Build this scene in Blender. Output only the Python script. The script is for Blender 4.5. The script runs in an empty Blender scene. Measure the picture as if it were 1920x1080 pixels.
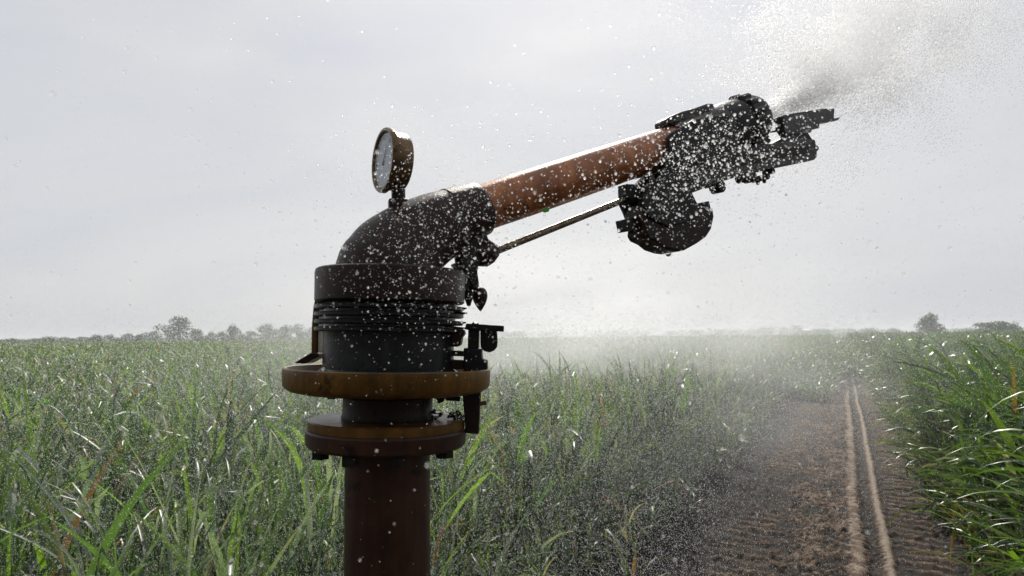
import bpy, bmesh, math, random
import numpy as np
from mathutils import Vector, Matrix
random.seed(7); RNG = np.random.default_rng(11)
sc = bpy.context.scene
COL = sc.collection
R = math.radians
F = 1280.0                      # focal length in photo pixels (24 mm on 36 mm, 1920 wide)
H = 2.2                         # camera height
# ------------------------------------------------------------------ camera
cd = bpy.data.cameras.new('camera'); cam = bpy.data.objects.new('camera', cd); COL.objects.link(cam)
cd.lens = 24; cd.sensor_width = 36; cd.clip_start = .02; cd.clip_end = 6000
cam.location = (0, 0, H)
PITCH, ROLL = 4.0, 0.6
CM = Matrix.Rotation(R(90 + PITCH), 3, 'X') @ Matrix.Rotation(R(-ROLL), 3, 'Z')
cam.rotation_euler = CM.to_euler()
sc.camera = cam
cd.dof.use_dof = True; cd.dof.focus_distance = 1.35; cd.dof.aperture_fstop = 13.0
EYE = Vector((0, 0, H))
def ray(px, py):
    return (CM @ Vector(((px - 960) / F, (540 - py) / F, -1)))
def G(px, py, z=0.0):
    r = ray(px, py); return EYE + r * ((z - H) / r.z)
def D(px, py, d):               # point at distance d along +Y
    r = ray(px, py); return EYE + r * (d / r.y)
def dep(p): return (CM.transposed() @ (Vector(p) - EYE)).z * -1
# gun planes: A faces the viewer through the gun axis, B stands along the barrel
Y0 = .95
AX = D(727, 700, Y0)
BAZ = R(30)
BN = Vector((-math.sin(BAZ), math.cos(BAZ), 0))
BD = Vector((math.cos(BAZ), math.sin(BAZ), 0))
def PA(px, py, off=0.0):
    r = ray(px, py); return EYE + r * ((Y0 + off) / r.y)
def PB(px, py, off=0.0):
    r = ray(px, py); t = ((AX - EYE).dot(BN) + off) / r.dot(BN); return EYE + r * t
ROOT = Vector((AX.x, AX.y, 0))
# ------------------------------------------------------------------ helpers
def tag(o, label=None, cat=None, group=None, kind=None):
    if label: o['label'] = label
    if cat: o['category'] = cat
    if group: o['group'] = group
    if kind: o['kind'] = kind
    return o
def empty(name, loc):
    o = bpy.data.objects.new(name, None); COL.objects.link(o); o.location = loc; o.empty_display_size = .1
    return o
def link_bm(bm, name, mat, parent=None, origin=(0, 0, 0), smooth=35, bevel=0, seg=2):
    me = bpy.data.meshes.new(name)
    bmesh.ops.recalc_face_normals(bm, faces=bm.faces[:])
    org = Vector(origin)
    for v in bm.verts: v.co -= org
    bm.to_mesh(me); bm.free()
    me.materials.append(mat)
    if smooth:
        me.polygons.foreach_set('use_smooth', [True] * len(me.polygons))
        me.set_sharp_from_angle(angle=R(smooth))
    o = bpy.data.objects.new(name, me); COL.objects.link(o)
    if parent: o.parent = parent
    else: o.location = org
    if bevel:
        m = o.modifiers.new('bevel', 'BEVEL'); m.width = bevel; m.segments = seg; m.limit_method = 'ANGLE'; m.angle_limit = R(40)
    return o
def np_mesh(name, V, Fc, mat, colors=None, smooth=True, loc=None):
    """V (n,3) array, Fc (m,k) index array"""
    me = bpy.data.meshes.new(name)
    n, m, k = len(V), len(Fc), Fc.shape[1]
    me.vertices.add(n); me.vertices.foreach_set('co', np.asarray(V, np.float32).ravel())
    me.loops.add(m * k); me.loops.foreach_set('vertex_index', np.asarray(Fc, np.int32).ravel())
    me.polygons.add(m); me.polygons.foreach_set('loop_start', np.arange(0, m * k, k, dtype=np.int32))
    me.polygons.foreach_set('use_smooth', np.full(m, smooth, bool))
    me.update(calc_edges=True)
    if colors is not None:
        a = me.color_attributes.new('tint', 'FLOAT_COLOR', 'POINT')
        c = np.ones((n, 4), np.float32); c[:, :3] = colors; a.data.foreach_set('color', c.ravel())
    me.materials.append(mat)
    o = bpy.data.objects.new(name, me); COL.objects.link(o)
    return o
def frame(d):
    d = d.normalized(); u = d.orthogonal().normalized(); return u, d.cross(u)
def add_lathe(bm, p0, p1, prof, n=64, caps=True):
    """prof: list of (t, r): t 0..1 from p0 to p1, r metres"""
    p0 = Vector(p0); p1 = Vector(p1); d = p1 - p0; u, w = frame(d)
    rings = []
    for t, r in prof:
        c = p0 + d * t
        rings.append([bm.verts.new(c + (u * math.cos(a) + w * math.sin(a)) * r) for a in [2 * math.pi * i / n for i in range(n)]])
    for a, b in zip(rings, rings[1:]):
        for i in range(n): bm.faces.new((a[i], a[(i + 1) % n], b[(i + 1) % n], b[i]))
    if caps:
        bm.faces.new(rings[0]); bm.faces.new(rings[-1][::-1])
def add_sweep(bm, pts, rad, n=24, caps=True):
    pts = [Vector(p) for p in pts]; rings = []; u = None
    for i, p in enumerate(pts):
        d = (pts[min(i + 1, len(pts) - 1)] - pts[max(i - 1, 0)]).normalized()
        if u is None: u = d.orthogonal().normalized()
        u = (u - d * u.dot(d)).normalized(); w = d.cross(u)
        r = rad[i] if hasattr(rad, '__len__') else rad
        rings.append([bm.verts.new(p + (u * math.cos(a) + w * math.sin(a)) * r) for a in [2 * math.pi * k / n for k in range(n)]])
    for a, b in zip(rings, rings[1:]):
        for i in range(n): bm.faces.new((a[i], a[(i + 1) % n], b[(i + 1) % n], b[i]))
    if caps: bm.faces.new(rings[0]); bm.faces.new(rings[-1][::-1])
def add_poly(bm, pts, plane, n0, n1):
    """extrude a pixel outline between the two offsets n0..n1 (metres) off the plane, parallel"""
    nrm = BN if plane is PB else Vector((0, 1, 0))
    mid = [plane(x, y) for x, y in pts]
    a = [bm.verts.new(p + nrm * n0) for p in mid]; b = [bm.verts.new(p + nrm * n1) for p in mid]
    bm.faces.new(a); bm.faces.new(b[::-1])
    for i in range(len(pts)):
        j = (i + 1) % len(pts); bm.faces.new((a[i], a[j], b[j], b[i]))
def add_ball(bm, c, r, sub=2, sc3=(1, 1, 1)):
    m = Matrix.Translation(Vector(c)) @ Matrix.Diagonal((sc3[0] * r, sc3[1] * r, sc3[2] * r, 1))
    bmesh.ops.create_icosphere(bm, subdivisions=sub, radius=1, matrix=m)
def add_hex(bm, p0, p1, r, n=6):
    add_lathe(bm, p0, p1, [(0, r), (1, r)], n)
# ------------------------------------------------------------------ materials
def mat(name):
    m = bpy.data.materials.new(name); m.use_nodes = True; nt = m.node_tree
    for n in list(nt.nodes): nt.nodes.remove(n)
    out = nt.nodes.new('ShaderNodeOutputMaterial'); return m, nt, out
def N(nt, t, **k):
    n = nt.nodes.new(t)
    for a, b in k.items():
        if a.startswith('i_'): n.inputs[a[2:].replace('_', ' ')].default_value = b
        else: setattr(n, a, b)
    return n
def ramp(nt, fac, stops):
    n = nt.nodes.new('ShaderNodeValToRGB'); e = n.color_ramp.elements
    e[0].position, e[0].color = stops[0][0], (*stops[0][1], 1)
    e[1].position, e[1].color = stops[-1][0], (*stops[-1][1], 1)
    for p, c in stops[1:-1]:
        x = e.new(p); x.color = (*c, 1)
    nt.links.new(fac, n.inputs[0]); return n.outputs[0]
def metal(name, c1, c2, rough=.35, metallic=.3, coat=.4, scale=30, bump=.15):
    m, nt, out = mat(name); L = nt.links.new
    tc = N(nt, 'ShaderNodeTexCoord')
    n1 = N(nt, 'ShaderNodeTexNoise', i_Scale=scale, i_Detail=6.0, i_Roughness=.65); L(tc.outputs['Object'], n1.inputs['Vector'])
    n2 = N(nt, 'ShaderNodeTexNoise', i_Scale=scale * 9, i_Detail=3.0); L(tc.outputs['Object'], n2.inputs['Vector'])
    col = ramp(nt, n1.outputs[0], [(.35, c1), (.6, c2), (.66, tuple(q * .45 for q in c1)), (.74, tuple(q * 1.5 for q in c2))])
    rr = N(nt, 'ShaderNodeMapRange', i_To_Min=rough * .6, i_To_Max=rough * 1.6); L(n1.outputs[0], rr.inputs[0])
    vo = N(nt, 'ShaderNodeTexVoronoi', i_Scale=scale * 14); L(tc.outputs['Object'], vo.inputs['Vector'])
    bead = N(nt, 'ShaderNodeMapRange', i_From_Min=.0, i_From_Max=.28, i_To_Min=1.0, i_To_Max=0.0); L(vo.outputs['Distance'], bead.inputs[0])
    ad = N(nt, 'ShaderNodeMath', operation='ADD'); L(bead.outputs[0], ad.inputs[0]); L(n2.outputs[0], ad.inputs[1])
    b0 = N(nt, 'ShaderNodeBump', i_Strength=min(1, bump * 2.5), i_Distance=.003); L(n1.outputs[0], b0.inputs['Height'])
    b = N(nt, 'ShaderNodeBump', i_Strength=bump * 1.6, i_Distance=.0015); L(ad.outputs[0], b.inputs['Height']); L(b0.outputs[0], b.inputs['Normal'])
    mpg = N(nt, 'ShaderNodeMapping'); mpg.inputs['Scale'].default_value = (1, 1, .12); L(tc.outputs['Object'], mpg.inputs[0])
    n3 = N(nt, 'ShaderNodeTexNoise', i_Scale=70.0, i_Detail=4.0); L(mpg.outputs[0], n3.inputs['Vector'])
    ms = N(nt, 'ShaderNodeMapRange', i_From_Min=.35, i_From_Max=.65, i_To_Min=.78, i_To_Max=1.18); L(n3.outputs[0], ms.inputs[0])
    cs_ = N(nt, 'ShaderNodeVectorMath', operation='SCALE'); L(col, cs_.inputs[0]); L(ms.outputs[0], cs_.inputs['Scale']); col = cs_.outputs[0]
    p = N(nt, 'ShaderNodeBsdfPrincipled'); L(col, p.inputs['Base Color']); L(rr.outputs[0], p.inputs['Roughness'])
    p.inputs['Metallic'].default_value = metallic; p.inputs['Specular IOR Level'].default_value = .22; p.inputs['Coat Weight'].default_value = coat; p.inputs['Coat Roughness'].default_value = .15
    L(b.outputs[0], p.inputs['Normal']); L(p.outputs[0], out.inputs[0]); return m
M_cast = metal('wet_dark_casting', (.009, .0045, .0025), (.030, .014, .008), .40, .05, .05)
M_black = metal('black_wet_iron', (.004, .004, .0045), (.012, .011, .010), .42, .1, .1, 60)
M_barrel = metal('copper_brown_paint', (.20, .064, .018), (.40, .145, .048), .28, .35, .6, 14, .12)
M_ochre = metal('ochre_brown_paint', (.07, .034, .005), (.155, .075, .012), .4, .1, .15, 18)
M_pipe = metal('rust_brown_pipe', (.022, .009, .005), (.05, .02, .011), .45, .1, .1, 9)
M_brass = metal('old_brass', (.07, .042, .018), (.17, .10, .045), .3, .5, .2, 40)
M_rod = metal('brass_rod', (.10, .08, .05), (.22, .17, .11), .25, .7, .4, 40)
M_iron = metal('worn_grey_iron', (.016, .014, .012), (.055, .05, .042), .32, .5, .3, 50, .2)
M_rubber = metal('dark_bellows', (.006, .007, .008), (.016, .019, .020), .35, .0, .3, 25)
def simple(name, col, rough=.5, **k):
    m, nt, out = mat(name); p = N(nt, 'ShaderNodeBsdfPrincipled'); p.inputs['Base Color'].default_value = (*col, 1); p.inputs['Roughness'].default_value = rough
    tc = N(nt, 'ShaderNodeTexCoord'); n1 = N(nt, 'ShaderNodeTexNoise', i_Scale=40.0); nt.links.new(tc.outputs['Object'], n1.inputs['Vector'])
    b = N(nt, 'ShaderNodeBump', i_Strength=.1, i_Distance=.001); nt.links.new(n1.outputs[0], b.inputs['Height']); nt.links.new(b.outputs[0], p.inputs['Normal'])
    for a, v in k.items(): p.inputs[a.replace('_', ' ')].default_value = v
    nt.links.new(p.outputs[0], out.inputs[0]); return m
M_dial = simple('dial_white', (.42, .47, .50), .3)
M_ink = simple('dial_ink', (.02, .02, .02), .5)
M_glass = simple('clear_glass', (1, 1, 1), .03, Transmission_Weight=1.0, IOR=1.33)
M_white = simple('white_render', (.85, .85, .85), .6)
M_green = simple('leaf_green', (.06, .30, .02), .4)

def drop_mat(name, white, a=.95, rough=.12, clear=0.0):
    """water: refracting body with white mixed in to stand for backlit brightness, optional see-through"""
    m, nt, out = mat(name); L = nt.links.new
    d = N(nt, 'ShaderNodeBsdfDiffuse'); d.inputs[0].default_value = (a, a, a, 1)
    t = N(nt, 'ShaderNodeBsdfTranslucent'); t.inputs[0].default_value = (a, a, a, 1)
    x = N(nt, 'ShaderNodeMixShader', i_Fac=.5); L(d.outputs[0], x.inputs[1]); L(t.outputs[0], x.inputs[2])
    g = N(nt, 'ShaderNodeBsdfGlass', i_Roughness=rough, i_IOR=1.33)
    y = N(nt, 'ShaderNodeMixShader', i_Fac=white); L(g.outputs[0], y.inputs[1]); L(x.outputs[0], y.inputs[2])
    if clear:
        tr = N(nt, 'ShaderNodeBsdfTransparent'); z = N(nt, 'ShaderNodeMixShader', i_Fac=clear); L(y.outputs[0], z.inputs[1]); L(tr.outputs[0], z.inputs[2]); y = z
    L(y.outputs[0], out.inputs[0]); return m
M_dropA = drop_mat('water_drop', .5, .95, .3, .38)
M_dropF = drop_mat('water_drop_grain', .7, .92, .3)
M_dropJ = drop_mat('water_drop_jet', .7, 1.0, .4, .79)
M_dropC = drop_mat('water_drop_large', .6, .9, .5, .75)

def leaf_mat(name, gloss=.22, trans=.5):
    m, nt, out = mat(name); L = nt.links.new
    at = N(nt, 'ShaderNodeAttribute', attribute_name='tint')
    tc = N(nt, 'ShaderNodeTexCoord'); n1 = N(nt, 'ShaderNodeTexNoise', i_Scale=12.0, i_Detail=4.0); L(tc.outputs['Object'], n1.inputs['Vector'])
    v = N(nt, 'ShaderNodeMapRange', i_To_Min=.55, i_To_Max=1.45); L(n1.outputs[0], v.inputs[0])
    mx = N(nt, 'ShaderNodeVectorMath', operation='SCALE'); L(at.outputs[0], mx.inputs[0]); L(v.outputs[0], mx.inputs['Scale'])
    p = N(nt, 'ShaderNodeBsdfPrincipled'); L(mx.outputs[0], p.inputs['Base Color']); p.inputs['Roughness'].default_value = gloss
    p.inputs['Specular IOR Level'].default_value = .6
    t = N(nt, 'ShaderNodeBsdfTranslucent')
    y = N(nt, 'ShaderNodeVectorMath', operation='MULTIPLY'); y.inputs[1].default_value = (2.3, 2.6, 1.1); L(mx.outputs[0], y.inputs[0]); L(y.outputs[0], t.inputs[0])
    x = N(nt, 'ShaderNodeMixShader', i_Fac=trans); L(p.outputs[0], x.inputs[1]); L(t.outputs[0], x.inputs[2])
    L(x.outputs[0], out.inputs[0]); return m
M_leaf = leaf_mat('crop_leaf', .33, .27)
M_leafL = leaf_mat('sorghum_leaf', .40, .27)
M_tree = leaf_mat('tree_leaf', .5, .2)
M_bark = simple('bark', (.06, .045, .035), .9)

# soil
m, nt, out = mat('soil'); L = nt.links.new; M_soil = m
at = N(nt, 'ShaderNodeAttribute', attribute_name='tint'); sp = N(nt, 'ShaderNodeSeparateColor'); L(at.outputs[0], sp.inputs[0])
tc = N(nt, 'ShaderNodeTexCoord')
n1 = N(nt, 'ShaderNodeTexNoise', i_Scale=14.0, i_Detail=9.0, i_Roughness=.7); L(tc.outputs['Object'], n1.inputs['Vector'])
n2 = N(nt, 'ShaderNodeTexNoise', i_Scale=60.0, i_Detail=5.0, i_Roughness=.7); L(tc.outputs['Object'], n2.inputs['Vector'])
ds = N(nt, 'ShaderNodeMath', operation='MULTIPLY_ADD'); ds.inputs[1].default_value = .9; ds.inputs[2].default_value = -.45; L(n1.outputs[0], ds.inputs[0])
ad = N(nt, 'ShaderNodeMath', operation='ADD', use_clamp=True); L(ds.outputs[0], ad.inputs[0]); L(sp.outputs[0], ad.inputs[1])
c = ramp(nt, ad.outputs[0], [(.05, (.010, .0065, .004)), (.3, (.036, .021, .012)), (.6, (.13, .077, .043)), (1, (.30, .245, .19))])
p = N(nt, 'ShaderNodeBsdfPrincipled', i_Roughness=.85); L(c, p.inputs['Base Color'])
b = N(nt, 'ShaderNodeBump', i_Strength=.9, i_Distance=.025); L(n2.outputs[0], b.inputs['Height']); L(b.outputs[0], p.inputs['Normal'])
L(p.outputs[0], out.inputs[0])
# ground under the crop
m, nt, out = mat('field_ground'); L = nt.links.new; M_ground = m
tc = N(nt, 'ShaderNodeTexCoord'); n1 = N(nt, 'ShaderNodeTexNoise', i_Scale=.6, i_Detail=10.0, i_Roughness=.7); L(tc.outputs['Object'], n1.inputs['Vector'])
c = ramp(nt, n1.outputs[0], [(.3, (.02, .016, .011)), (.7, (.06, .045, .03))])
p = N(nt, 'ShaderNodeBsdfPrincipled', i_Roughness=.9); L(c, p.inputs['Base Color']); L(p.outputs[0], out.inputs[0])

# ------------------------------------------------------------------ world and sun
SUN_AZ, SUN_EL = R(4), R(43)          # azimuth to the right of +Y
sdir = Vector((math.sin(SUN_AZ) * math.cos(SUN_EL), math.cos(SUN_AZ) * math.cos(SUN_EL), math.sin(SUN_EL)))
w = bpy.data.worlds.new('World'); sc.world = w; w.use_nodes = True; nt = w.node_tree; L = nt.links.new
bg = nt.nodes['Background']; bg.inputs[1].default_value = .1
sky = N(nt, 'ShaderNodeTexSky', sky_type='NISHITA', sun_disc=False, sun_elevation=SUN_EL, sun_rotation=SUN_AZ, dust_density=3.0)
tc = N(nt, 'ShaderNodeTexCoord')
mp = N(nt, 'ShaderNodeMapping'); mp.inputs['Scale'].default_value = (1, 1, 3.2); L(tc.outputs['Generated'], mp.inputs[0])
n1 = N(nt, 'ShaderNodeTexNoise', i_Scale=1.6, i_Detail=7.0, i_Roughness=.5, i_Distortion=.6); L(mp.outputs[0], n1.inputs['Vector'])
cl = ramp(nt, n1.outputs[0], [(.28, (5.8, 6.15, 6.85)), (.5, (6.55, 6.72, 7.05)), (.72, (7.4, 7.42, 7.5))])
dt = N(nt, 'ShaderNodeVectorMath', operation='DOT_PRODUCT'); dt.inputs[1].default_value = sdir; L(tc.outputs['Generated'], dt.inputs[0])
mr = N(nt, 'ShaderNodeMapRange', i_From_Min=-.7, i_From_Max=.45, i_To_Min=.17, i_To_Max=1.0); L(dt.outputs['Value'], mr.inputs[0])
pw = N(nt, 'ShaderNodeMath', operation='POWER', use_clamp=True); pw.inputs[1].default_value = 14.0; L(dt.outputs['Value'], pw.inputs[0])
gl = N(nt, 'ShaderNodeMath', operation='MULTIPLY_ADD'); gl.inputs[1].default_value = .16; L(pw.outputs[0], gl.inputs[0]); L(mr.outputs[0], gl.inputs[2])
sc1 = N(nt, 'ShaderNodeVectorMath', operation='SCALE'); L(cl, sc1.inputs[0]); L(gl.outputs[0], sc1.inputs['Scale'])
mx = N(nt, 'ShaderNodeMix', data_type='RGBA'); mx.inputs[0].default_value = .9; L(sky.outputs[0], mx.inputs[6]); L(sc1.outputs[0], mx.inputs[7])
L(mx.outputs[2], bg.inputs[0])
ld = bpy.data.lights.new('sun', 'SUN'); sun = bpy.data.objects.new('sun', ld); COL.objects.link(sun)
ld.energy = 4.2; ld.angle = R(.5); ld.color = (1, .95, .87)
sun.rotation_euler = sdir.to_track_quat('Z', 'Y').to_euler(); sun.location = (0, 0, 30)
sc.view_settings.view_transform = 'Standard'; sc.view_settings.look = 'None'; sc.view_settings.exposure = 0; sc.view_settings.gamma = 1

# ------------------------------------------------------------------ the sprinkler gun
gun = tag(empty('sprinkler_gun', ROOT), 'big dark irrigation sprinkler gun on a rusty standpipe spraying water', 'sprinkler')
def part(bm, name, mt, parent=None, **k): return link_bm(bm, name, mt, parent or gun, ROOT, **k)
PXM = Y0 / F
def lathe_px(bm, a, b, prof, plane=PA, n=72, caps=True):
    """a, b pixel ends; prof: (pixel y or distance fraction t, radius px)"""
    p0, p1 = plane(*a), plane(*b)
    pr = []
    for t, r in prof:
        q = p0.lerp(p1, t); pr.append((t, r * dep(q) / F))
    add_lathe(bm, p0, p1, pr, n, caps)
def ybody(prof, a, b, y_first=True):    # profile in pixel y along the a..b axis
    return [((y - a[1]) / (b[1] - a[1]), r) for y, r in prof]
B = bmesh.new
# riser pipe (down to the ground)
a, b_ = (727, 838), (726, 1080)
bm = B(); p0 = PA(*a); p1 = Vector((p0.x, p0.y, 0)); add_lathe(bm, p0, p1, [(0, 77.5 * PXM), (.3, 77.5 * PXM), (1, 77.5 * PXM)], 72)
pipe = part(bm, 'riser_pipe', M_pipe)
AXL, AXH = (725, 850), (734, 505)
def body(name, prof, mt, n=96, parent=None, **k):
    bm = B(); lathe_px(bm, AXL, AXH, ybody(prof, AXL, AXH), PA, n); return part(bm, name, mt, parent, **k)
low = body('lower_flange', [(838, 100), (838, 120), (834, 142), (829, 147), (806, 148.5), (802, 146), (802, 100)], M_pipe)
upf = body('upper_flange', [(801.8, 100), (801.5, 144), (797, 144.5), (787, 144.5), (785, 142), (785, 84)], M_ochre)
for k, an in enumerate([200, 250, 290, 340, 20, 70, 110, 160]):
    bm = B()
    c0 = PA(725, 838) + Vector((math.cos(R(an)), math.sin(R(an)), 0)) * 118 * PXM
    add_hex(bm, c0 + Vector((0, 0, .002)), c0 - Vector((0, 0, .010)), .0125)
    part(bm, 'bolt', M_black, low, bevel=.0008, smooth=30)
neck = body('neck', [(786, 84), (781, 85), (775, 83), (746, 83), (742, 90), (727, 90)], M_cast)
# round carrier plate with raised rim (hollow on top)
plate = body('rim_plate', [(728, 88), (733, 120), (735, 165), (732, 178), (727, 186), (722, 189.5), (697, 190.5), (692, 190), (690, 187), (691, 183), (700, 181), (708, 178), (708, 100)], M_ochre)
for px_, w_, y0_, y1_, off in [(623, 7.5, 735, 748, -.0), (649, 5, 733, 741, .03)]:
    bm = B(); add_poly(bm, [(px_ - w_, y0_), (px_ + w_, y0_), (px_ + w_, y1_), (px_ - w_, y1_)], PA, -.006 + off, .006 + off); part(bm, 'bolt', M_black, plate, bevel=.0006)
bm = B(); add_ball(bm, PA(557, 731), .0056, 2, (1.3, 1, .8)); part(bm, 'hanging_drop', M_glass, plate)
# bearing body
bodyc = body('bearing_body', [(705, 135), (700, 136), (697, 128), (692, 121), (640, 120.5), (628, 121), (622, 122)], M_rubber)
prof = []
for k in range(4):
    y = 624.5 - k * 13.6; prof += [(y, 122), (y - .6, 134.5), (y - 2, 137), (y - 7, 137.5), (y - 8.5, 135), (y - 9.5, 122)]
bel = body('spring_coil', prof, M_rubber)
# worn edge flung water at the right of the coil
bm = B()
for (x, y, ln) in [(866, 579, 9), (864, 588, 12), (862, 606, 12), (858, 616, 14)]:
    add_sweep(bm, [PA(x - 12, y - 1), PA(x, y), PA(x + ln, y - 1)], [.003, .0026, .0008], 10)
part(bm, 'coil_end', M_black, bel)
lug = B(); add_poly(lug, [(845, 622), (868, 616), (873, 622), (871, 628), (867, 631), (866, 643), (862, 650), (846, 650)], PA, -.02, .02); part(lug, 'seal_lug', M_cast, bodyc, bevel=.003)
cap = body('bearing_cap', [(571, 120), (570, 134), (567, 138), (516, 138.5), (510, 137), (507.5, 133), (506.5, 126), (507, 60)], M_cast)
# left shield strap and small tilted plate
bm = B(); add_poly(bm, [(600, 545), (592, 553), (587, 574), (584, 609), (583, 664), (596, 664), (596, 609), (598, 575)], PA, .0, .05); part(bm, 'side_strap', M_ochre, bevel=.002)
bm = B(); add_poly(bm, [(557, 680), (589, 661), (603, 663), (603, 668), (578, 681)], PA, -.015, .03); part(bm, 'tilted_tab', M_cast, plate, bevel=.001)
bm = B(); add_poly(bm, [(618, 508), (622, 494), (630, 487), (642, 483), (650, 484), (650, 510)], PA, .02, .06); part(bm, 'rear_lug', M_cast, cap, bevel=.004)
# elbow
sec = [(728, 530, 98), (728, 511, 97), (735, 495, 93), (745, 479, 87), (768, 457, 78), (798, 437, 70), (832, 419, 63), (860, 404, 54), (889, 394, 48)]
def smooth_sec(s, n=4):
    o = []
    for i in range(len(s) - 1):
        q0, q1, q2, q3 = s[max(i - 1, 0)], s[i], s[i + 1], s[min(i + 2, len(s) - 1)]
        for k in range(n):
            t = k / n
            o.append(tuple(.5 * (2 * b + (c - a) * t + (2 * a - 5 * b + 4 * c - d) * t * t + (3 * b - a - 3 * c + d) * t ** 3) for a, b, c, d in zip(q0, q1, q2, q3)))
    o.append(s[-1]); return o
ss = smooth_sec(sec)
bm = B(); pts = [PB(x, y) for x, y, r in ss]; add_sweep(bm, pts, [r * dep(p) / F for p, (x, y, r) in zip(pts, ss)], 56)
elbow = part(bm, 'elbow', M_cast)
bm = B(); lathe_px(bm, (843, 412), (902, 391), [(0, 40), (0, 56), (.06, 58.5), (.8, 52), (.95, 50.5), (1, 48), (1, 42)], PB)
part(bm, 'barrel_collar', M_cast, elbow)
# barrel
bm = B(); lathe_px(bm, (889, 395), (1285, 264), [(0, 43.5), (.2, 43), (.5, 40), (.9, 35.5), (1, 34.5)], PB, 80); barrel = part(bm, 'barrel', M_barrel)
# nozzle
bm = B(); lathe_px(bm, (1262, 272), (1412, 222), [(0, 34), (.0, 39), (.1, 41), (.4, 41), (.45, 44), (.62, 44), (.64, 40), (.7, 40), (.7, 30)], PB, 80); nozzle = part(bm, 'nozzle_body', M_iron)
bm = B(); lathe_px(bm, (1345, 245), (1412, 223), [(0, 30), (0, 44), (.12, 46.5), (.5, 46.5), (.55, 42), (.6, 46.5), (.9, 46.5), (1, 43), (1, 20), (.5, 17)], PB, 96)
ring = part(bm, 'nozzle_ring', M_black, nozzle)
pc = PB(1392, 229.5); dv = (PB(1412, 223) - PB(1345, 245)).normalized(); u, v = frame(dv)
for k in range(14):
    an = 2 * math.pi * k / 14; c0 = pc + (u * math.cos(an) + v * math.sin(an)) * 46 * dep(pc) / F
    bm = B(); add_hex(bm, c0 - dv * .013, c0 + dv * .014, .0068); part(bm, 'bolt', M_black, ring, bevel=.0008)
bm = B(); add_poly(bm, [(1240, 239), (1238, 229), (1244, 223), (1268, 213), (1291, 207), (1316, 198), (1327, 198), (1330, 207), (1331, 234), (1290, 240), (1268, 233)], PB, -.015, .018)
part(bm, 'top_clamp', M_iron, nozzle, bevel=.003, seg=3)
bm = B(); add_poly(bm, [(1225, 262), (1268, 236), (1330, 225), (1350, 282), (1338, 290), (1300, 310), (1215, 330), (1205, 338), (1196, 335), (1222, 318)], PB, -.047, -.034); part(bm, 'side_cheek', M_black, nozzle, bevel=.003)
bm = B(); add_poly(bm, [(1225, 270), (1268, 240), (1330, 232), (1350, 282), (1338, 290), (1300, 310), (1222, 326)], PB, .034, .047); part(bm, 'side_cheek', M_black, nozzle, bevel=.003)
# drive arm
bm = B(); add_poly(bm, [(1225, 318), (1260, 300), (1335, 288), (1380, 281), (1472, 266), (1503, 263), (1519, 264), (1523, 282), (1523, 297), (1518, 302), (1441, 318), (1370, 335), (1330, 348), (1300, 360), (1278, 368), (1225, 360)], PB, -.012, .012)
arm = part(bm, 'drive_arm', M_iron, bevel=.002)
bm = B(); add_poly(bm, [(1222, 323), (1380, 290), (1505, 272), (1505, 290), (1380, 312), (1222, 350)], PB, -.016, -.012); part(bm, 'arm_rib', M_cast, arm, bevel=.001)
for x, y, r in [(1523, 280, 5.5), (1345, 351, 12), (1392, 333, 10), (1405, 333, 10), (1441, 322, 6), (1432, 333, 5.5), (1419, 336, 5.5), (1330, 345, 7), (1512, 268, 6)]:
    bm = B(); p = PB(x, y); rr = r * dep(p) / F; add_lathe(bm, p - BN * .012, p + BN * .012, [(0, rr * .8), (.08, rr), (.92, rr), (1, rr * .8)], 14)
    part(bm, 'bolt', M_black, arm)
for x, y in [(1432, 340), (1420, 343)]:
    bm = B(); add_sweep(bm, [PB(x, y - 10), PB(x + 1, y - 2), PB(x + 1, y + 3)], [.004, .0042, .0028], 10); part(bm, 'pin', M_black, arm)
bm = B(); add_poly(bm, [(1383, 284), (1374, 276), (1385, 268), (1400, 256), (1408, 253), (1421, 254), (1421, 243), (1426, 243), (1427, 253), (1433, 257), (1437, 266), (1431, 275)], PB, -.012, .014); part(bm, 'arm_pivot', M_black, arm, bevel=.0012)
# deflector spoon
bm = B(); add_poly(bm, [(1463, 218), (1478, 215), (1520, 208), (1544, 205), (1546, 208), (1558, 205), (1557, 224), (1569, 221.5), (1565, 227), (1547, 231), (1530, 233), (1530, 242), (1515, 245), (1515, 250), (1500, 252), (1468, 254), (1463, 246)], PB, -.009, .009)
spoon = part(bm, 'deflector_spoon', M_iron, arm, bevel=.0012)
bm = B(); add_poly(bm, [(1442, 271), (1467, 258), (1469, 250), (1509, 249), (1519, 265), (1480, 268)], PB, -.007, .007); part(bm, 'spoon_mount', M_black, arm, bevel=.001)
bm = B(); add_poly(bm, [(1435, 228), (1444, 223.5), (1454, 222), (1464, 223), (1464, 246), (1438, 250.5), (1437, 247), (1455, 244), (1455, 230)], PB, -.002, .002); part(bm, 'spoon_fork', M_black, spoon, bevel=.0008)
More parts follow.
